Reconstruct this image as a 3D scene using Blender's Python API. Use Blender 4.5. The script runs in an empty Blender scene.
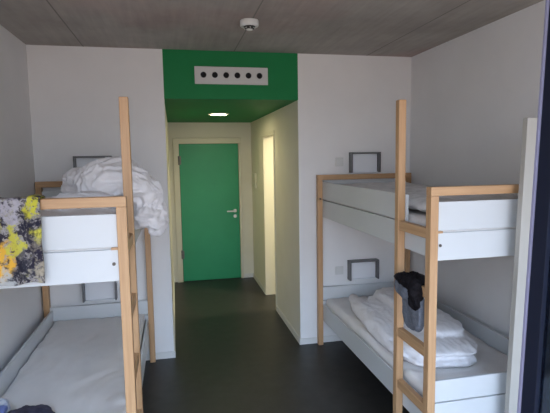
import bpy, bmesh, math, random
from mathutils import Vector, Matrix, noise
random.seed(4)
C = bpy.context.scene.collection
PI = math.pi

# ------------------------------------------------------------------ helpers
def tag(o, label=None, cat=None, group=None, kind=None):
    if label: o['label'] = label
    if cat: o['category'] = cat
    if group: o['group'] = group
    if kind: o['kind'] = kind
    return o

def obj(name, bm, m, parent=None, smooth=False, loc=None):
    me = bpy.data.meshes.new(name)
    bmesh.ops.recalc_face_normals(bm, faces=bm.faces[:])
    bm.to_mesh(me); bm.free()
    if smooth:
        for p in me.polygons: p.use_smooth = True
    o = bpy.data.objects.new(name, me); C.objects.link(o)
    for mm in (m if isinstance(m, (list, tuple)) else [m]): me.materials.append(mm)
    if parent:
        o.parent = parent
        o.matrix_parent_inverse = Matrix.Translation(-Vector(parent.location))
    return o

def thing(name, label, cat, loc, group=None):
    o = bpy.data.objects.new(name, None); C.objects.link(o)
    o.empty_display_size = .05
    o.location = loc
    return tag(o, label, cat, group)

def bx(bm, x0, x1, y0, y1, z0, z1, bev=0.0, seg=2, mi=0):
    x0, x1 = min(x0, x1), max(x0, x1); y0, y1 = min(y0, y1), max(y0, y1)
    vs = [bm.verts.new((x, y, z)) for x in (x0, x1) for y in (y0, y1) for z in (z0, z1)]
    q = [(0,1,3,2),(4,6,7,5),(0,4,5,1),(2,3,7,6),(0,2,6,4),(1,5,7,3)]
    fs = [bm.faces.new([vs[i] for i in f]) for f in q]
    for f in fs: f.material_index = mi
    if bev:
        es = list({e for f in fs for e in f.edges})
        bmesh.ops.bevel(bm, geom=es, offset=bev, segments=seg, profile=.5, affect='EDGES')
    return fs

def box(name, m, parent, a, bev=0.003, seg=2):
    bm = bmesh.new(); bx(bm, *a, bev=bev, seg=seg)
    return obj(name, bm, m, parent)

def cyl(bm, c, r, h, axis='z', n=32, bev=0.0, r2=None, mi=0):
    r2 = r if r2 is None else r2
    g = bmesh.ops.create_cone(bm, cap_ends=True, segments=n, radius1=r, radius2=r2, depth=h)
    vs = g['verts']
    if axis == 'x': rot = Matrix.Rotation(PI/2, 3, 'Y')
    elif axis == 'y': rot = Matrix.Rotation(PI/2, 3, 'X')
    else: rot = Matrix.Identity(3)
    for v in vs: v.co = rot @ v.co + Vector(c)
    fs = {f for v in vs for f in v.link_faces}
    for f in fs: f.material_index = mi
    if bev:
        es = [e for e in {e for v in vs for e in v.link_edges}
              if len(e.link_faces) == 2 and e.calc_face_angle(0) > 1.0]
        bmesh.ops.bevel(bm, geom=es, offset=bev, segments=3, profile=.5, affect='EDGES')

# ------------------------------------------------------------------ materials
def mat(name, col, rough=.6, metal=0.0, spec=.4):
    m = bpy.data.materials.new(name); m.use_nodes = True
    b = m.node_tree.nodes['Principled BSDF']
    b.inputs['Base Color'].default_value = (*col, 1)
    b.inputs['Roughness'].default_value = rough
    b.inputs['Metallic'].default_value = metal
    b.inputs['Specular IOR Level'].default_value = spec
    return m

def N(m, t, **kw):
    n = m.node_tree.nodes.new(t)
    for k, v in kw.items():
        if k in n.inputs: n.inputs[k].default_value = v
        else: setattr(n, k, v)
    return n

def ramp(m, stops, interp='LINEAR'):
    r = m.node_tree.nodes.new('ShaderNodeValToRGB')
    cr = r.color_ramp; cr.interpolation = interp
    while len(cr.elements) < len(stops): cr.elements.new(.5)
    for e, (p, c) in zip(cr.elements, stops):
        e.position = p; e.color = (*c, 1) if len(c) == 3 else c
    return r

def mottled(name, c0, c1, scale, rough=.7, vscale=(1,1,1), bump=0.0, bscale=None, detail=6, spec=.35, lo=.35, hi=.65):
    m = mat(name, c0, rough, spec=spec); nt = m.node_tree; L = nt.links.new
    b = nt.nodes['Principled BSDF']
    tc = N(m, 'ShaderNodeTexCoord'); mp = N(m, 'ShaderNodeMapping'); mp.inputs['Scale'].default_value = vscale
    L(tc.outputs['Object'], mp.inputs['Vector'])
    n = N(m, 'ShaderNodeTexNoise', Scale=scale, Detail=detail, Roughness=.6)
    L(mp.outputs[0], n.inputs['Vector'])
    r = ramp(m, [(lo, c0), (hi, c1)]); L(n.outputs['Fac'], r.inputs[0]); L(r.outputs[0], b.inputs['Base Color'])
    if bump:
        n2 = N(m, 'ShaderNodeTexNoise', Scale=bscale or scale*4, Detail=5)
        L(mp.outputs[0], n2.inputs['Vector'])
        bp = N(m, 'ShaderNodeBump', Strength=bump, Distance=.01)
        L(n2.outputs['Fac'], bp.inputs['Height']); L(bp.outputs[0], b.inputs['Normal'])
    return m

def wood(axis):
    sc = {'x': (1.2, 26, 26), 'y': (26, 1.2, 26), 'z': (26, 26, 1.2)}[axis]
    return mottled('beech_' + axis, (.45, .255, .125), (.59, .365, .195), 2.2, .42, sc, .04, 6, 5, .4, .3, .72)
W = {a: wood(a) for a in 'xyz'}
M = {}
M['wall'] = mottled('white_plaster', (.785, .775, .77), (.81, .80, .795), 3, .85, bump=.05, bscale=160, spec=.2)
M['corridor'] = mottled('cream_plaster', (.72, .70, .61), (.75, .73, .64), 3, .8, bump=.05, bscale=160, spec=.2)
M['floor'] = mottled('dark_linoleum', (.021, .0205, .020), (.031, .030, .029), 9, .42, bump=.03, bscale=60, spec=.4)
M['green'] = mottled('green_paint', (.005, .185, .052), (.006, .20, .058), 3, .6, spec=.3)
M['door_green'] = mottled('green_door_paint', (.018, .29, .135), (.022, .32, .15), 2, .4, spec=.4)
M['white_panel'] = mottled('white_laminate', (.61, .625, .63), (.64, .655, .66), 2, .32, spec=.45)
M['trim'] = mat('white_trim_paint', (.70, .70, .68), .45)
M['cream_trim'] = mat('cream_trim_paint', (.66, .64, .54), .45)
M['steel'] = mat('grey_steel', (.16, .16, .165), .45, .15)
M['bracket_plate'] = mat('pale_grey_steel', (.80, .81, .84), .5, .0)
M['plastic'] = mat('white_plastic', (.68, .68, .66), .35)
M['vent'] = mat('pale_grey_enamel', (.60, .60, .59), .45)
M['dark_plastic'] = mat('dark_plastic', (.03, .03, .03), .5)
M['chrome'] = mat('brushed_steel', (.55, .55, .52), .3, .9)
M['bolt'] = mat('dark_bolt', (.10, .09, .08), .4, .7)
M['frame'] = mat('navy_window_frame', (.006, .008, .018), .5, spec=.2)
M['gasket'] = mat('pale_lilac_edge', (.20, .19, .27), .4)
M['board'] = mottled('pale_beige_board', (.44, .42, .375), (.47, .45, .405), 2, .5)
M['void'] = mat('black_duct', (.006, .006, .008), .8)
M['foam'] = mottled('beige_sheet', (.80, .77, .745), (.84, .81, .785), 6, .9, bump=.12, bscale=300, spec=.1)
M['duvet'] = mottled('white_cotton', (.84, .81, .81), (.89, .865, .87), 8, .9, bump=.4, bscale=26, spec=.15)
M['duvet_grey'] = mottled('grey_white_cotton', (.58, .56, .555), (.76, .74, .735), 9, .9, bump=.3, bscale=34, spec=.15)
M['black_knit'] = mottled('black_knit', (.006, .005, .006), (.016, .014, .016), 60, .95, bump=.4, bscale=250, spec=.1)
M['grey_knit'] = mottled('grey_knit', (.115, .125, .15), (.165, .175, .20), 60, .95, bump=.4, bscale=250, spec=.1)
M['navy_cloth'] = mottled('dark_navy_cloth', (.03, .03, .05), (.085, .08, .115), 20, .9, bump=.3, bscale=80, spec=.15)

def concrete():
    m = mat('board_marked_concrete', (.2, .2, .2), .8, spec=.2); nt = m.node_tree; L = nt.links.new
    b = nt.nodes['Principled BSDF']; tc = N(m, 'ShaderNodeTexCoord')
    n = N(m, 'ShaderNodeTexNoise', Scale=1.1, Detail=8, Roughness=.62); L(tc.outputs['Object'], n.inputs['Vector'])
    r = ramp(m, [(.28, (.29, .27, .245)), (.72, (.46, .43, .40))]); L(n.outputs['Fac'], r.inputs[0])
    mp = N(m, 'ShaderNodeMapping'); mp.inputs['Scale'].default_value = (14, 1.2, 1); L(tc.outputs['Object'], mp.inputs['Vector'])
    n2 = N(m, 'ShaderNodeTexNoise', Scale=2.0, Detail=6); L(mp.outputs[0], n2.inputs['Vector'])
    r2 = ramp(m, [(.3, (.86, .86, .86)), (.7, (1.06, 1.05, 1.04))]); L(n2.outputs['Fac'], r2.inputs[0])
    mx = N(m, 'ShaderNodeMix', data_type='RGBA', blend_type='MULTIPLY'); mx.inputs[0].default_value = .8
    L(r.outputs[0], mx.inputs[6]); L(r2.outputs[0], mx.inputs[7])
    # faint rusty pink blotch in the concrete
    sx = N(m, 'ShaderNodeTexNoise', Scale=.7, Detail=3); L(tc.outputs['Object'], sx.inputs['Vector'])
    r3 = ramp(m, [(.52, (1, 1, 1)), (.70, (1.12, .90, .90))]); L(sx.outputs['Fac'], r3.inputs[0])
    mx2 = N(m, 'ShaderNodeMix', data_type='RGBA', blend_type='MULTIPLY'); mx2.inputs[0].default_value = 1
    L(mx.outputs[2], mx2.inputs[6]); L(r3.outputs[0], mx2.inputs[7]); L(mx2.outputs[2], b.inputs['Base Color'])
    bp = N(m, 'ShaderNodeBump', Strength=.25, Distance=.01); L(n.outputs['Fac'], bp.inputs['Height']); L(bp.outputs[0], b.inputs['Normal'])
    return m
M['concrete'] = concrete()

def emit(name, col, s):
    m = mat(name, (.9, .9, .9)); b = m.node_tree.nodes['Principled BSDF']
    b.inputs['Emission Color'].default_value = (*col, 1); b.inputs['Emission Strength'].default_value = s
    return m

def glass():
    m = bpy.data.materials.new('blue_tinted_pane'); m.use_nodes = True
    nt = m.node_tree; nt.nodes.clear(); L = nt.links.new
    out = nt.nodes.new('ShaderNodeOutputMaterial')
    tr = nt.nodes.new('ShaderNodeBsdfTransparent'); tr.inputs[0].default_value = (.86, .92, 1.0, 1)
    gl = nt.nodes.new('ShaderNodeBsdfGlossy'); gl.inputs['Color'].default_value = (.75, .85, 1, 1); gl.inputs['Roughness'].default_value = .05
    fr = nt.nodes.new('ShaderNodeFresnel'); fr.inputs['IOR'].default_value = 1.6
    mx = nt.nodes.new('ShaderNodeMixShader'); L(fr.outputs[0], mx.inputs[0]); L(tr.outputs[0], mx.inputs[1]); L(gl.outputs[0], mx.inputs[2])
    L(mx.outputs[0], out.inputs[0]); return m
M['glass'] = glass()

def floral():
    m = mat('floral_print_cotton', (.5, .5, .5), .9, spec=.1); nt = m.node_tree; L = nt.links.new
    b = nt.nodes['Principled BSDF']; tc = N(m, 'ShaderNodeTexCoord')
    n = N(m, 'ShaderNodeTexNoise', Scale=30, Detail=6, Roughness=.7, Distortion=.6); L(tc.outputs['Object'], n.inputs['Vector'])
    r = ramp(m, [(0, (.012, .011, .02)), (.46, (.035, .03, .045)), (.50, (.10, .09, .08)), (.54, (.33, .30, .31)), (.63, (.22, .20, .08)), (.70, (.50, .48, .45))], 'LINEAR')
    L(n.outputs['Fac'], r.inputs[0])
    dn = N(m, 'ShaderNodeTexNoise', Scale=17, Detail=4, Roughness=.6); L(tc.outputs['Object'], dn.inputs['Vector'])
    wob = N(m, 'ShaderNodeVectorMath', operation='MULTIPLY_ADD'); wob.inputs[1].default_value = (.14, .14, .14)
    off = N(m, 'ShaderNodeVectorMath', operation='SUBTRACT'); off.inputs[1].default_value = (.07, .07, .07)
    L(dn.outputs['Color'], wob.inputs[0]); L(tc.outputs['Object'], wob.inputs[2]); L(wob.outputs[0], off.inputs[0])
    flat = N(m, 'ShaderNodeVectorMath', operation='MULTIPLY'); flat.inputs[1].default_value = (1, 0, .7); L(off.outputs[0], flat.inputs[0])
    vn = N(m, 'ShaderNodeTexNoise', Scale=42, Detail=5, Roughness=.65, Distortion=.5); L(tc.outputs['Object'], vn.inputs['Vector'])
    vein = ramp(m, [(.40, (.10, .10, .10)), (.50, (1, 1, 1))]); L(vn.outputs['Fac'], vein.inputs[0])
    cur = r.outputs[0]
    petals = [(-.70, 1.57, .052, (.38, .35, .38), .85), (-.60, 1.60, .036, (.50, .45, .05), 1), (-.568, 1.47, .036, (.58, .52, .07), 1),
              (-.615, 1.52, .040, (.02, .02, .035), .8), (-.62, 1.36, .050, (.022, .02, .035), .7), (-.66, 1.31, .035, (.02, .02, .03), .8),
              (-.735, 1.35, .062, (.70, .38, .05), 1), (-.69, 1.42, .040, (.50, .45, .07), 1), (-.70, 1.49, .022, (.48, .44, .07), 1),
              (-.585, 1.31, .040, (.42, .36, .26), .7), (-.72, 1.265, .040, (.42, .42, .40), .9), (-.60, 1.43, .03, (.20, .17, .14), .7),
              (-.80, 1.50, .05, (.50, .45, .07), 1), (-.86, 1.36, .06, (.02, .02, .035), .8), (-.84, 1.60, .04, (.40, .35, .42), .9)]
    for px, pz, pr_, pc, st in petals:
        vm = N(m, 'ShaderNodeVectorMath', operation='DISTANCE'); vm.inputs[1].default_value = (px, 0, pz*.7); L(flat.outputs[0], vm.inputs[0])
        rr = ramp(m, [(pr_*.80, (st, st, st)), (pr_*1.05, (0, 0, 0))]); L(vm.outputs['Value'], rr.inputs[0])
        mv = N(m, 'ShaderNodeMath', operation='MULTIPLY'); L(rr.outputs[0], mv.inputs[0]); L(vein.outputs[0], mv.inputs[1])
        mx3 = N(m, 'ShaderNodeMix', data_type='RGBA'); L(mv.outputs[0], mx3.inputs[0]); L(cur, mx3.inputs[6]); mx3.inputs[7].default_value = (*pc, 1)
        cur = mx3.outputs[2]
    L(mx3.outputs[2], b.inputs['Base Color'])
    return m
M['floral'] = floral()

def checked():
    m = mat('blue_white_check_cotton', (.5, .5, .6), .9, spec=.1); nt = m.node_tree; L = nt.links.new
    b = nt.nodes['Principled BSDF']; tc = N(m, 'ShaderNodeTexCoord')
    n = N(m, 'ShaderNodeTexNoise', Scale=14, Detail=3); L(tc.outputs['Object'], n.inputs['Vector'])
    r = ramp(m, [(.42, (.16, .20, .42)), (.5, (.45, .50, .64)), (.56, (.66, .69, .76))]); L(n.outputs['Fac'], r.inputs[0]); L(r.outputs[0], b.inputs['Base Color'])
    return m
M['check'] = checked()

def door_surface_bevel(): return .002

# ------------------------------------------------------------------ the room
XL, XR, YB, YF, H = -1.114, 2.256, 4.205, .26, 2.718
C1, C2, HC, YD = -.052, 1.136, 2.305, 6.87
T = .14
def struct(name, m, boxes, parent=None, bev=0):
    bm = bmesh.new()
    for a in boxes: bx(bm, *a, bev=bev)
    o = obj(name, bm, m, parent)
    if not parent: tag(o, kind='structure')
    return o
struct('floor', M['floor'], [(XL-T, 3.1, YF-.1, YD+T, -.12, 0)])
ceil = struct('ceiling', M['concrete'], [(XL-T, XR+T, YF-.1, YB+T, H, H+.2)])
# formwork joints: real shallow dark grooves are modelled as thin recessed strips
struct('wall_left', M['wall'], [(XL-T, XL, YF-.1, YB+T, 0, H)])
struct('wall_right', M['wall'], [(XR, XR+T, YF-.1, YB+T, 0, H)])
struct('wall_back', M['wall'], [(XL, C1, YB, YB+T, 0, H), (C2, XR, YB, YB+T, 0, H)])
struct('ceiling_green', M['green'], [(C1, C2, YB, YD, HC, H)])
struct('wall_corridor_left', M['corridor'], [(C1-T, C1, YB+T, YD+T, 0, HC+.1), (C1-.001, C1+.002, YB+.002, YB+T+.001, 0, HC)])
OY0, OY1, OZ = 5.285, 5.90, 2.055
struct('wall_corridor_right', M['corridor'], [(C2, C2+.12, YB+T, OY0, 0, HC+.1), (C2, C2+.12, OY1, YD+T, 0, HC+.1), (C2, C2+.12, OY0, OY1, OZ, HC+.1), (C2-.002, C2+.001, YB+.002, YB+T+.001, 0, HC)])
DX0, DX1, DZ = .094, .937, 2.0
struct('wall_corridor_back', M['corridor'], [(C1, DX0-.005, YD, YD+T, 0, HC), (DX1+.005, C2, YD, YD+T, 0, HC), (DX0-.005, DX1+.005, YD, YD+T, DZ+.005, HC)])
# washroom behind the opening in the right corridor wall
struct('wall_washroom', M['corridor'], [(C2+.12, 2.9, 6.62, 6.74, 0, HC), (2.9, 3.0, YB+T, 6.74, 0, HC), (XR+T, 3.0, YB+.02, YB+T, 0, HC)])
struct('trim_door_light_stop', M['dark_plastic'], [(DX0-.05, DX1+.05, YD+.031, YD+.10, 0, DZ+.05), (DX0-.03, DX1+.03, YD-.02, YD+.08, -.002, .004)])  # unseen backing added around the door to stop sky light leaking through its gaps
struct('ceiling_washroom', M['wall'], [(C2+.12, 3.0, YB+T, 6.74, HC, HC+.1)])
# washroom door, cream leaf swung inwards against the far side of the opening
struct('trim_opening', M['cream_trim'], [(C2+.001, C2+.30, OY1-.004, OY1+.03, 0.001, OZ-.004), (C2-.008, C2, OY1-.002, OY1+.035, 0, OZ+.04), (C2-.008, C2, OY0-.035, OY0+.002, 0, OZ+.04), (C2-.008, C2, OY0, OY1, OZ-.002, OZ+.04)])

# ceiling formwork joints
for i, x in enumerate((-.682, .560, 1.80)):
    struct('trim_ceiling_joint', mat('joint_grout', (.20, .19, .175), .9), [(x-.004, x+.004, YF-.1, YB, H-.001, H+.004)])  # seam strips in one even grey-brown joint colour

# baseboards
bb = .058
struct('baseboard_left', M['trim'], [(XL, XL+.012, YF, YB, 0, bb)])
struct('baseboard_right', M['trim'], [(XR-.012, XR, YF, YB, 0, bb)])
struct('baseboard_back', M['trim'], [(XL+.012, C1, YB-.012, YB, 0, bb), (C2, XR-.012, YB-.012, YB, 0, bb)])
struct('baseboard_corridor', M['trim'], [(C2-.012, C2, YB-.012, OY0-.035, 0, bb), (C2-.012, C2, OY1+.035, YD, 0, bb), (C1, C1+.012, YB-.012, YD, 0, bb), (DX1+.045, C2-.012, YD-.012, YD, 0, bb)])

# the green door at the end of the corridor
d = struct('door_1', M['door_green'], [(DX0, DX1, YD-.012, YD+.03, .008, DZ)], bev=.002)
fr = struct('door_frame', M['cream_trim'], [(DX0-.085, DX0-.004, YD-.03, YD-.001, 0, DZ+.0035), (DX1+.004, DX1+.045, YD-.03, YD-.001, 0, DZ+.0035), (DX0-.085, DX1+.045, YD-.03, YD-.001, DZ+.004, DZ+.085)], bev=.003)
fr.name = 'trim_door'
bm = bmesh.new()
hx = DX1-.065
cyl(bm, (hx, YD-.04, 1.02), .011, .055, 'y', 20)
bx(bm, hx-.125, hx+.012, YD-.075, YD-.057, 1.008, 1.03, bev=.006, seg=3)
obj('door_handle', bm, M['chrome'], d)
bm = bmesh.new(); cyl(bm, (hx, YD-.017, 1.02), .026, .010, 'y', 28, bev=.003); obj('handle_rose', bm, M['chrome'], d)
bm = bmesh.new(); cyl(bm, (hx, YD-.017, .94), .024, .010, 'y', 28, bev=.003); bx(bm, hx-.004, hx+.004, YD-.026, YD-.022, .926, .95); obj('lock_cylinder', bm, M['chrome'], d)
for z in (1.77, .41):
    bm = bmesh.new()
    for k in (-1, 0, 1): cyl(bm, (DX0-.006, YD-.037, z+k*.043), .013, .041, 'z', 20, bev=.002)
    bx(bm, DX0-.022, DX0+.022, YD-.034, YD-.031, z-.06, z+.06)
    obj('hinge', bm, M['steel'], d)

# ventilation grille in the green bulkhead
vt = thing('ventilation_panel', 'long pale ventilation panel with six round black holes on the green bulkhead', 'vent', (.534, YB, 2.43))
bm = bmesh.new()
bx(bm, .212, .857, YB-.014, YB-.001, 2.432, 2.582, bev=.004); obj('plate', bm, M['vent'], vt)
for k in range(6):
    x = .2875 + k*.0985
    bm = bmesh.new(); n = 28
    # rim ring
    prof = [(.0255, -.0142), (.0255, -.018), (.021, -.018), (.0205, -.0135)]
    rings = [[bm.verts.new((x+r*math.cos(2*PI*i/n), YB+y, 2.51+r*math.sin(2*PI*i/n))) for i in range(n)] for r, y in prof]
    for a, b_ in zip(rings, rings[1:]):
        for i in range(n): bm.faces.new((a[i], a[(i+1) % n], b_[(i+1) % n], b_[i]))
    ring = obj('nozzle', bm, M['dark_plastic'], vt, True)
    bm = bmesh.new(); cyl(bm, (x, YB-.0145, 2.51), .0206, .002, 'y', n); obj('opening', bm, M['void'], ring)

# smoke detector
sx, sy = .545, 3.27
sd = thing('smoke_detector', 'round white smoke detector on the concrete ceiling', 'smoke detector', (sx, sy, H-.06))
def lathe(bm, prof, c, n=40):
    rings = []
    for r, z in prof:
        if r < 1e-5: rings.append([bm.verts.new((c[0], c[1], z))])
        else: rings.append([bm.verts.new((c[0]+r*math.cos(2*PI*i/n), c[1]+r*math.sin(2*PI*i/n), z)) for i in range(n)])
    for a, b_ in zip(rings, rings[1:]):
        for i in range(n):
            if len(b_) == 1: bm.faces.new((a[i], a[(i+1) % n], b_[0]))
            elif len(a) == 1: bm.faces.new((a[0], b_[(i+1) % n], b_[i]))
            else: bm.faces.new((a[i], a[(i+1) % n], b_[(i+1) % n], b_[i]))
bm = bmesh.new(); lathe(bm, [(0, H-.0005), (.062, H-.0005), (.064, H-.006), (.064, H-.034), (.060, H-.040), (0, H-.040)], (sx, sy)); obj('base', bm, M['plastic'], sd, True)
bm = bmesh.new(); lathe(bm, [(0, H-.040), (.040, H-.040), (.030, H-.056), (.024, H-.058), (0, H-.058)], (sx, sy)); cap = obj('sensor_chamber', bm, M['dark_plastic'], sd, True)
bm = bmesh.new(); lathe(bm, [(0, H-.058), (.022, H-.058), (.020, H-.064), (0, H-.066)], (sx, sy))
for k in range(8):
    a = k*PI/4
    m4 = Matrix.Translation((sx, sy, H-.048)) @ Matrix.Rotation(a, 4, 'Z') @ Matrix.Translation((.032, 0, 0)) @ Matrix.Rotation(-.9, 4, 'Y')
    g = bmesh.ops.create_cube(bm, size=1)
    for v in g['verts']: v.co = m4 @ Vector((v.co.x*.003, v.co.y*.006, v.co.z*.022))
obj('cap', bm, M['plastic'], sd)

# corridor ceiling lamp
lx, ly = .538, 5.53
lp = thing('ceiling_lamp', 'flat round lit lamp in the green corridor ceiling', 'lamp', (lx, ly, HC-.02))
bm = bmesh.new(); lathe(bm, [(.098, HC-.0005), (.122, HC-.0005), (.122, HC-.008), (.116, HC-.014), (.100, HC-.014), (.098, HC-.0005)], (lx, ly)); obj('rim', bm, M['trim'], lp, True)
bm = bmesh.new(); lathe(bm, [(0, HC-.001), (.0975, HC-.001), (.0975, HC-.010), (0, HC-.012)], (lx, ly)); obj('diffuser', bm, emit('lamp_diffuser', (1, .86, .50), 12), lp)
def area(name, loc, rot, size, power, col, shape='DISK', sy_=None):
    l = bpy.data.lights.new(name, 'AREA'); l.shape = shape; l.size = size
    if sy_: l.size_y = sy_
    l.energy = power; l.color = col
    o = bpy.data.objects.new(name, l); C.objects.link(o); o.location = loc; o.rotation_euler = rot
    return o
area('corridor_lamp_light', (lx, ly, HC-.02), (0, 0, 0), .19, 1.2, (1, .84, .48))
wl = thing('washroom_lamp', 'round lit lamp in the washroom beyond the corridor opening', 'lamp', (2.0, 5.5, HC-.02))
bm = bmesh.new(); lathe(bm, [(0, HC-.001), (.14, HC-.001), (.14, HC-.02), (0, HC-.03)], (2.0, 5.5)); obj('diffuser', bm, emit('washroom_diffuser', (1, .88, .60), 4), wl)
area('washroom_lamp_light', (1.9, 5.3, HC-.04), (0, 0, 0), .28, 14.0, (1, .88, .58))

# intercom plate on the right corridor wall
ic = thing('wall_plate', 'small upright cream plate on the corridor wall left of the bright opening', 'wall plate', (C2, 6.62, 1.36))
box('cover', M['cream_trim'], ic, (C2-.022, C2-.0005, 6.48, 6.76, 1.37, 1.575), .004)
box('call_button', M['plastic'], ic, (C2-.026, C2-.0225, 6.60, 6.63, 1.42, 1.45), .001)

# wall switches beside the right bed's lights
for z, lab in ((1.737, 'small square white wall switch above the upper bunk beside the right grey bracket'),
               (.698, 'small square white wall switch above the lower bunk mattress at the right bed')):
    s = thing('wall_switch', lab, 'light switch', (1.528, YB, z-.04))
    box('cover_frame', M['plastic'], s, (1.488, 1.568, YB-.009, YB-.0005, z-.04, z+.04), .003)
    box('rocker', M['plastic'], s, (1.501, 1.555, YB-.014, YB-.0092, z-.027, z+.027), .002)

# grey metal wall brackets
def bracket(x0, x1, z0, z1, label):
    t = thing('wall_bracket', label, 'wall bracket', ((x0+x1)/2, YB, z0), 'grey metal brackets on the end wall')
    dp, th = .075, .015
    bm = bmesh.new()
    # a flat steel band folded into an upside-down U standing off the wall
    bx(bm, x0, x1, YB-dp, YB-.0005, z1-th, z1, bev=.002)
    bx(bm, x0, x0+th, YB-dp, YB-.0005, z0, z1-th-.0005, bev=.002)
    bx(bm, x1-.010, x1, YB-dp, YB-.0005, z0, z1-th-.0005, bev=.002)
    obj('hoop', bm, M['steel'], t)
    box('back_plate', M['bracket_plate'], t, (x0+th+.0005, x1-th-.0005, YB-.02, YB-.001, z0, z1-th-.001), .001)
    box('ledge', M['bracket_plate'], t, (x0+th+.0005, x1-th-.0005, YB-.040, YB-.0205, z0, z0+.006), .001)
bracket(1.624, 1.918, 1.635, 1.825, 'grey metal bracket on the end wall above the right upper bunk')
bracket(1.610, 1.908, .605, .795, 'grey metal bracket on the end wall above the right lower bunk')
bracket(-.800, -.500, 1.635, 1.825, 'grey metal bracket behind the heaped duvet on the left upper bunk')
bracket(-.790, -.515, .590, .790, 'grey metal bracket on the end wall above the left lower bunk')

# glazed balcony door leaf, swung open into the room: seen almost edge-on at the right
dx, dy0, dy1, dz0, dz1, sw = .848, .32, 1.030, .012, 2.50, .046
w1 = struct('door_2', M['frame'], [(dx, dx+.04, dy0, dy0+sw, dz0, dz1), (dx, dx+.04, dy1-sw, dy1, dz0, dz1), (dx, dx+.04, dy0+sw, dy1-sw, dz0, dz0+.1), (dx, dx+.04, dy0+sw, dy1-sw, dz1-.09, dz1)], bev=.0015)
box('door_edge', M['gasket'], w1, (dx-.004, dx+.036, dy1+.0005, dy1+.009, dz0, dz1), .001)
box('door_pane', M['glass'], w1, (dx+.012, dx+.024, dy0+sw+.0005, dy1-sw-.0005, dz0+.1005, dz1-.0905), 0)
def lean(o, x0, a):
    for v in o.data.vertices: v.co.x += a*v.co.z
for q in [w1]+list(w1.children): lean(q, dx, .034)
# the facade behind the camera: a full-width opening under a shallow lintel
struct('wall_front', M['wall'], [(XL, XR, YF-.1, YF+.06, H-.2, H)])
struct('trim_facade', M['frame'], [(XL, XL+.06, YF-.06, YF+.02, 0, H-.2), (XR-.06, XR, YF-.06, YF+.02, 0, H-.2), (dx+.002, dx+.062, YF-.06, YF+.02, 0, H-.2)])

# upright board at the window end of the right bed
box('upright_board', M['board'], None, (1.719, 2.185, 2.10, 2.135, 0, 1.968), .002)
lean(bpy.data.objects['upright_board'], 1.719, .031)
tag(bpy.data.objects['upright_board'], 'tall pale beige upright board between the dark window frame and the right bed', 'board')

# ------------------------------------------------------------------ bunk beds
P = .046
def bunk(side, x0, wd, y0, y1, label):
    """side 1: aisle face at x0, bed reaches to x0+wd; side -1 mirrored"""
    X = lambda v: x0 + side*v
    cx = X(wd/2)
    t = thing('bunk_bed', label, 'bunk bed', (cx, (y0+y1)/2, 0), 'white and beech bunk beds')
    zt = 1.621; D = .050
    def b(name, m, xa, xb, ya, yb, za, zb, bev=.003): return box(name, m, t, (X(xa), X(xb), ya, yb, za, zb), bev)
    # posts
    for xa in (0, wd-P):
        for ya in (y0, y1-D):
            b('post', W['z'], xa, xa+P, ya, ya+D, 0, zt-.047)
    for ya in (y0, y1-D): b('crossbar', W['x'], 0, wd, ya, ya+D, zt-.0465, zt)
    # ladder pole and rungs
    py = y0+(.362 if side > 0 else .348)
    b('ladder_pole', W['z'], 0, P, py, py+.046, 0, 2.11, .004)
    for z in (1.40, 1.075, .745, .42):
        b('rung', W['y'], .005, .040, y0+D+.0005, py-.0005, z-.056, z, .004)
    # end boards
    for ya, yb, s in ((y0+.018, y0+.036, -1), (y1-.036, y1-.018, 1)):
        for (za, zb) in ((1.228, 1.376), (1.388, 1.541), (.262, .430), (.439, .560)):
            b('end_board', M['white_panel'], P+.0005 if zb != 1.541 or s < 0 else P+.019, wd-P-.0005, ya, yb, za, zb, .002)
    # little wooden spacers and bolts at the joints
    b('spacer', W['x'], P+.0005, P+.030, y0+.006, y0+.03, 1.3765, 1.3875, .0005)
    for xx in (P+.022,):
        for z in (1.31, .345):
            bm = bmesh.new(); cyl(bm, (X(xx), y0+.0155, z), .008, .005, 'y', 18, bev=.001); obj('bolt', bm, M['bolt'], t)
    bm = bmesh.new(); cyl(bm, (X(.022), y1-D-.006, 1.402), .009, .012, 'y', 18, bev=.001); obj('bolt', bm, M['bolt'], t)
    # side boards, aisle side
    ia, ib = P+.0005, P+.0185
    b('side_board', M['white_panel'], ia, ib, y0+.0365, y1-.0365, 1.232, 1.388, .002)
    b('guard_board', M['white_panel'], ia, ib, py-.006, y1-.0365, 1.398, 1.556, .002)
    b('side_board', M['white_panel'], ia, ib, y0+.0365, y1-.0365, .240, .398, .002)
    # wall side
    b('wall_board', M['white_panel'], wd-.075, wd-.057, y0+.0605, y1-.0605, .30, .545, .002)
    b('wall_board', M['white_panel'], wd-.075, wd-.057, y0+.0605, y1-.0605, 1.25, 1.50, .002)
    # slatted bases under the mattresses
    for zb in (.33, 1.30):
        for k in range(13):
            y = y0+.12+k*(y1-y0-.24)/12
            b('slat', W['x'], ib+.001, wd-.0755, y-.03, y+.03, zb-.014, zb, .002)
    return t
RX, LX = 1.296, -.214
RY0, LY0, Y1 = 2.189, 2.218, 4.185
RW, LW = .939, .887
bunk(1, RX, RW, RY0, Y1, 'beech and white bunk bed along the right wall with a dark garment on its ladder')
bunk(-1, LX, LW, LY0, Y1, 'beech and white bunk bed along the left wall with floral fabric over its end rail')

# ------------------------------------------------------------------ mattresses and bedding
def fbm(p, o=4):
    s, a, q = 0, 1, Vector(p)
    for _ in range(o):
        s += a*noise.noise(q); q = q*2.03 + Vector((3.1, 1.7, .9)); a *= .5
    return s
def ridged(p, o=3):
    s, a, q = 0, 1, Vector(p)
    for _ in range(o):
        s += a*(1-abs(noise.noise(q))*2.2); q = q*1.9 + Vector((1.3, 5.1, 2.2)); a *= .5
    return s

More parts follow.
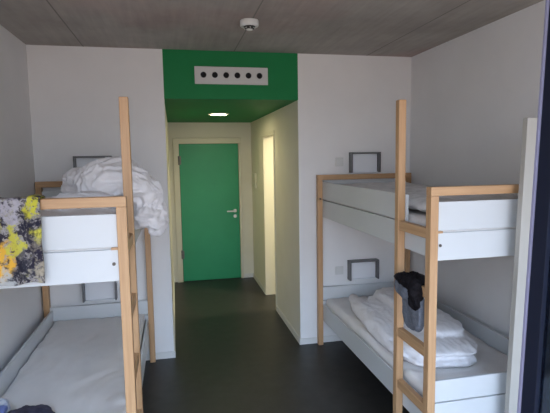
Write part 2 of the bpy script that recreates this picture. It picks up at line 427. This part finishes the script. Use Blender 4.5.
def mattress(x0, x1, y0, y1, z0, z1, label, m=None, wr=.004, seed=0):
    x0, x1 = min(x0, x1), max(x0, x1)
    bm = bmesh.new(); nx, ny = 34, 70; rad = .035
    def top(u, v):
        x = x0+(x1-x0)*u; y = y0+(y1-y0)*v
        e = min(x-x0, x1-x, y-y0, y1-y)
        d_ = rad-math.sqrt(max(0, rad*rad-max(0, rad-e)**2))
        edge = math.exp(-e/.12)
        s = Vector((x*2.2+seed, y*2.2, seed))
        wv = (ridged((x*9+seed+2*noise.noise(s), y*3.5+3*noise.noise(s*1.1), seed), 2)-.9)*wr*(0.35+edge)
        return x, y, z1-d_+wv+.006*fbm(s, 2)
    us = sorted({0, 1} | {i/nx for i in range(nx+1)} | {.01, .025, .975, .99})
    vs_ = sorted({0, 1} | {i/ny for i in range(ny+1)} | {.005, .011, .989, .995})
    g = [[bm.verts.new(top(u, v)) for v in vs_] for u in us]
    for i in range(len(us)-1):
        for j in range(len(vs_)-1): bm.faces.new((g[i][j], g[i+1][j], g[i+1][j+1], g[i][j+1]))
    bmesh.ops.recalc_face_normals(bm, faces=bm.faces[:])
    be = [e for e in bm.edges if len(e.link_faces) == 1]
    r = bmesh.ops.extrude_edge_only(bm, edges=be)
    nv = [v for v in r['geom'] if isinstance(v, bmesh.types.BMVert)]
    for v in nv: v.co.z = z0
    bmesh.ops.contextual_create(bm, geom=nv+[e for e in r['geom'] if isinstance(e, bmesh.types.BMEdge) and all(abs(q.co.z-z0) < 1e-6 for q in e.verts)])
    return tag(obj('mattress', bm, m or M['foam'], None, True), label, 'mattress')

mx0, mx1 = .076, .078
mattress(LX-mx0, LX-LW+.077, LY0+.04, Y1-.04, .331, .452, 'bare beige mattress on the lower bunk of the left bed', seed=2, wr=.012)
mattress(RX+mx0, RX+RW-.077, RY0+.04, Y1-.04, .331, .455, 'beige mattress under the folded duvet on the right lower bunk', seed=5, wr=.010)
mattress(LX-.076, LX-LW+.077, LY0+.04, Y1-.04, 1.301, 1.43, 'beige mattress under the heaped duvet on the left upper bunk', seed=7)
mattress(RX+.076, RX+RW-.077, RY0+.04, Y1-.04, 1.301, 1.43, 'beige mattress under the flat bedding on the right upper bunk', seed=9)

def ell(bm, c, r, rot=(0, 0, 0), n=20):
    from mathutils import Euler
    R3 = Euler(rot).to_matrix()
    g = bmesh.ops.create_uvsphere(bm, u_segments=n, v_segments=n//2+2, radius=1)
    for v in g['verts']:
        k = Vector((v.co.x*r[0], v.co.y*r[1], v.co.z*r[2])); v.co = R3 @ k + Vector(c)
def rbox(bm, c, r, rot=(0, 0, 0), p=4.0, n=28):
    """superellipsoid: a soft cushion-like slab"""
    from mathutils import Euler
    R3 = Euler(rot).to_matrix()
    g = bmesh.ops.create_uvsphere(bm, u_segments=n, v_segments=n//2+2, radius=1)
    for v in g['verts']:
        q = v.co; a = (abs(q.x)**p+abs(q.y)**p)**(1/p)
        h = math.hypot(q.x, q.y)
        sxy = h/a if a > 1e-6 else 1
        k = Vector((q.x*sxy*r[0], q.y*sxy*r[1], q.z*r[2]))
        if h > 1e-6:
            f = (1-abs(q.z)**3)**(1/3)/h if abs(q.z) < 1 else 1
            k.x *= f; k.y *= f
        v.co = R3 @ k + Vector(c)

def soft(name, build, m, voxel=.012, smooth=6, wr=.01, wscale=(9, 9, 9), seed=0, big=.0, parent=None, floor=None, dirs=None):
    bm = bmesh.new(); build(bm)
    me = bpy.data.meshes.new('tmp'); bm.to_mesh(me); bm.free()
    o = bpy.data.objects.new('tmp', me); C.objects.link(o)
    r = o.modifiers.new('r', 'REMESH'); r.mode = 'VOXEL'; r.voxel_size = voxel
    s = o.modifiers.new('s', 'SMOOTH'); s.factor = .6; s.iterations = smooth
    dg = bpy.context.evaluated_depsgraph_get(); dg.update()
    me2 = bpy.data.meshes.new_from_object(o.evaluated_get(dg))
    bpy.data.objects.remove(o); bpy.data.meshes.remove(me)
    nrm = [v.normal.copy() for v in me2.vertices]
    for v, nn in zip(me2.vertices, nrm):
        p = v.co.copy()
        wpt = Vector((noise.noise(p*4+Vector((seed, 0, 0))), noise.noise(p*4+Vector((0, seed, 5))), noise.noise(p*4+Vector((9, 2, seed)))))*.06
        q = p+wpt
        if dirs:
            # folds running along a direction: compress the coordinate across it
            q = Vector(dirs(q))
        q = Vector((q.x*wscale[0]+seed, q.y*wscale[1], q.z*wscale[2]))
        dd = (ridged(q, 3)-1.1)*wr + max(0, ridged(q*2.3+Vector((4, 4, 4)), 2)-1.05)*wr*.55
        if big: dd += big*fbm(p*5+Vector((seed, 3, 1)), 2)
        co = p+nn*dd
        if floor is not None: co = floor(co)
        v.co = co
    me2.materials.clear(); me2.materials.append(m)
    for p in me2.polygons: p.use_smooth = True
    o = bpy.data.objects.new(name, me2); C.objects.link(o)
    me2.name = name
    if parent:
        o.parent = parent; o.matrix_parent_inverse = Matrix.Translation(-Vector(parent.location))
    return o

# right upper: flat wrinkled bedding
def b_(bm):
    rbox(bm, (RX+.50, 3.22, 1.485), (.385, .93, .052), p=8)
    rbox(bm, (RX+.50, 3.85, 1.50), (.37, .30, .045), p=6)
o = soft('bedding', b_, M['duvet_grey'], .013, 4, .009, (6, 12, 10), 3, .006, floor=lambda c: Vector((min(max(c.x, RX+.0765), RX+.860), min(c.y, Y1-.05), max(c.z, 1.442))))
tag(o, 'flat rumpled grey-white duvet spread over the right upper bunk', 'duvet')

# right lower: duvet folded in layers
def b_(bm):
    rz = .0
    rbox(bm, (1.70, 3.17, .498), (.265, .69, .048), (0, 0, -.12), p=5)
    rbox(bm, (1.735, 3.13, .555), (.245, .64, .036), (0, 0, -.14), p=5)
    rbox(bm, (1.80, 3.22, .610), (.15, .52, .034), (0, 0, -.05), p=5)
    ell(bm, (1.475, 3.30, .515), (.090, .68, .068), (0, 0, -.12))
    ell(bm, (1.86, 3.62, .56), (.20, .26, .08), (0, 0, .3))
o = soft('duvet', b_, M['duvet'], .010, 2, .008, (14, 5, 10), 11, .006, floor=lambda c: Vector((min(max(c.x, RX+.044), RX+RW-.08), c.y, max(c.z, .468))))
tag(o, 'white duvet folded in thick layers on the right lower bunk', 'duvet')

# left upper: heaped duvet spilling over the guard board
def fl(c):
    x, y, z = c
    if x < -.282: z = max(z, 1.442)
    if x < LX-LW+.02: x = LX-LW+.02
    if -.284 < x < -.2595+.004 and z < 1.562:
        if z > 1.50: z = 1.562
        elif x < -.271: x, z = -.286, max(z, 1.442)
        else: x = -.255
    if y < 2.64: x = min(x, -.29)
    return Vector((x, y, z))
def b_(bm):
    rbox(bm, (-.64, 3.05, 1.485), (.36, .78, .050), p=8)          # flat part over the mattress
    ell(bm, (-.44, 3.30, 1.60), (.23, .32, .165), (0, 0, .2))
    ell(bm, (-.60, 3.30, 1.61), (.10, .22, .125), (.1, .15, .4))
    ell(bm, (-.40, 3.15, 1.65), (.22, .30, .15), (0, -.25, .1))
    ell(bm, (-.25, 3.12, 1.635), (.16, .27, .11), (0, .55, 0))
    ell(bm, (-.175, 3.15, 1.495), (.088, .25, .165), (0, .35, 0))
    ell(bm, (-.60, 3.22, 1.665), (.085, .13, .055), (0, .1, .2))
    ell(bm, (-.125, 3.17, 1.42), (.070, .20, .145), (0, -.1, 0))
    ell(bm, (-.50, 2.75, 1.54), (.20, .20, .07), (0, 0, .8))
def across(q):   # folds fan out from the spill over the guard board
    a = math.atan2(q.y-2.75, q.x+.95); rr = math.hypot(q.y-2.75, q.x+.95)
    return (a*.9, rr*.22, q.z*.9)
o = soft('duvet', b_, M['duvet'], .008, 6, .026, (11, 9, 9), 21, .010, floor=fl, dirs=across)
tag(o, 'crumpled white duvet heaped on the left upper bunk and spilling over its side', 'duvet')

# floral fabric over the end rail of the left bed
def drape(name, m, x0, x1, ybar0, ybar1, ztop, zf, zb, label, cat, seed, th=.006):
    bm = bmesh.new()
    xs = [x0+(x1-x0)*i/44 for i in range(45)]
    def path(u, s):
        # s 0..1 : back hem -> over the bar -> front hem
        fx = (u-x0)/(x1-x0)
        zfl = zf(fx); L1, L2, L3 = ztop-zb, ybar1-ybar0, ztop-zfl
        tot = L1+L2+L3; q = s*tot
        if q < L1: y, z, hang = ybar1+.006, zb+q, (L1-q)
        elif q < L1+L2: y, z, hang = ybar1+.006-(q-L1)/L2*(L2+.012), ztop+.004, 0
        else: y, z, hang = ybar0-.006, ztop-(q-L1-L2), q-L1-L2
        sgn = -1 if q > L1 else 1
        k = min(1, hang/.10)
        fold = (math.sin(u*75+seed+1.5*math.sin(z*9))*.5+math.sin(u*33+2*seed)*.8+fbm((u*9, z*5, seed), 2)*.9)
        y += sgn*(.012+.013*fold*(.25+.75*k))*(1 if hang else .2)
        z += (.004*fold+.004)*(1-k)
        x = u + .012*fbm((u*4, z*6, seed+4), 2)*k
        return Vector((x, y, z))
    S = 90
    g = [[bm.verts.new(path(u, s/S)) for s in range(S+1)] for u in xs]
    for i in range(44):
        for j in range(S): bm.faces.new((g[i][j], g[i+1][j], g[i+1][j+1], g[i][j+1]))
    bmesh.ops.recalc_face_normals(bm, faces=bm.faces[:])
    bmesh.ops.solidify(bm, geom=bm.faces[:], thickness=-th*.5)
    return tag(obj(name, bm, m, None, True), label, cat)
drape('floral_cloth', M['floral'], -.92, -.570, LY0, LY0+.05, 1.623, lambda f: 1.232+.028*f+.006*math.sin(f*17), 1.57,
      'yellow, black and grey floral fabric hanging over the end rail of the left bed', 'fabric', 1.3)

# dark garment on the ladder of the right bed
gt = thing('sweatshirt', 'black and grey sweatshirt slung over a ladder rung of the right bed', 'sweatshirt', (RX+.027, RY0+.20, .82))
def b_(bm):
    ell(bm, (RX-.014, RY0+.252, 1.080), (.050, .078, .036), (.12, 0, 0))
    ell(bm, (RX-.010, RY0+.185, 1.075), (.052, .090, .040), (-.05, 0, 0))
    ell(bm, (RX-.016, RY0+.112, 1.040), (.042, .048, .072), (0, 0, 0))
    ell(bm, (RX+.045, RY0+.20, 1.080), (.040, .12, .040))
    ell(bm, (RX-.018, RY0+.120, .985), (.030, .052, .055), (.3, 0, 0))
soft('folded_body', b_, M['black_knit'], .006, 3, .008, (22, 18, 18), 5, .004, parent=gt)
def b_(bm):
    rbox(bm, (RX-.022, RY0+.262, 1.020), (.026, .078, .042), (.30, 0, 0), p=4)
    rbox(bm, (RX+.004, RY0+.172, .920), (.026, .100, .120), (-.08, 0, 0), p=7)
    rbox(bm, (RX+.000, RY0+.185, 1.005), (.024, .085, .060), (.1, 0, 0), p=3)
soft('sleeve', b_, M['grey_knit'], .006, 3, .005, (14, 20, 5), 8, .003, parent=gt)

# clothes at the near end of the left lower bunk
def b_(bm):
    ell(bm, (-.79, 2.50, .487), (.13, .09, .040), (0, 0, .3))
    ell(bm, (-.70, 2.49, .480), (.06, .06, .028), (0, 0, -.4))
    ell(bm, (-.80, 2.36, .475), (.14, .08, .03))
o = soft('dark_garment', b_, M['navy_cloth'], .008, 3, .008, (14, 14, 14), 2, .006, floor=lambda c: Vector((max(c.x, -.874), c.y, max(c.z, .470))))
tag(o, 'crumpled dark navy garment at the near end of the left lower mattress', 'clothing')
def b_(bm):
    ell(bm, (-.925, 2.57, .50), (.060, .12, .056), (0, 0, .5))
    ell(bm, (-.86, 2.37, .50), (.09, .08, .05))
o = soft('shirt', b_, M['check'], .008, 3, .008, (14, 14, 14), 6, .006, floor=lambda c: Vector((min(max(c.x, -1.02), -.876), c.y, max(c.z, .470))))
tag(o, 'crumpled blue and white shirt beside the dark garment on the left lower mattress', 'clothing')

# ------------------------------------------------------------------ daylight (overcast sky seen through the open window side)
w = bpy.data.worlds.new('sky'); bpy.context.scene.world = w; w.use_nodes = True
nt = w.node_tree; bg = nt.nodes['Background']
tc = nt.nodes.new('ShaderNodeTexCoord'); sp = nt.nodes.new('ShaderNodeSeparateXYZ'); nt.links.new(tc.outputs['Generated'], sp.inputs[0])
mr = nt.nodes.new('ShaderNodeMapRange'); mr.inputs[1].default_value = -1; mr.inputs[2].default_value = 1
nt.links.new(sp.outputs['Z'], mr.inputs[0])
cr = nt.nodes.new('ShaderNodeValToRGB'); nt.links.new(mr.outputs[0], cr.inputs[0])
cr.color_ramp.elements.new(.5); cr.color_ramp.elements.new(.6)
for e, (p, c) in zip(cr.color_ramp.elements, [(0, (.42, .37, .34)), (.47, (.54, .48, .45)), (.53, (.80, .87, .96)), (.72, (.98, 1.32, 1.85))]):
    e.position = p; e.color = (*c, 1)
nt.links.new(cr.outputs[0], bg.inputs['Color']); bg.inputs['Strength'].default_value = 1.6

# ------------------------------------------------------------------ camera
cam = bpy.data.cameras.new('camera'); co = bpy.data.objects.new('camera', cam); C.objects.link(co)
cam.sensor_fit = 'HORIZONTAL'; cam.sensor_width = 36; cam.lens = 469.451/550*36; cam.clip_start = .02
yaw, pitch, roll = .212, .103, -.016
F0 = Vector((math.sin(yaw), math.cos(yaw), 0)); R0 = Vector((math.cos(yaw), -math.sin(yaw), 0)); U0 = Vector((0, 0, 1))
F = F0*math.cos(pitch)-U0*math.sin(pitch); U = U0*math.cos(pitch)+F0*math.sin(pitch)
R = R0*math.cos(roll)+U*math.sin(roll); U2 = U*math.cos(roll)-R0*math.sin(roll)
mt = Matrix((R, U2, -F)).transposed().to_4x4(); mt.translation = (0, 0, 1.784)
co.matrix_world = mt
sc = bpy.context.scene; sc.camera = co
sc.view_settings.view_transform = 'Standard'; sc.view_settings.look = 'None'
sc.view_settings.gamma = 1; sc.view_settings.use_curve_mapping = False
sc.view_settings.exposure = 1.5
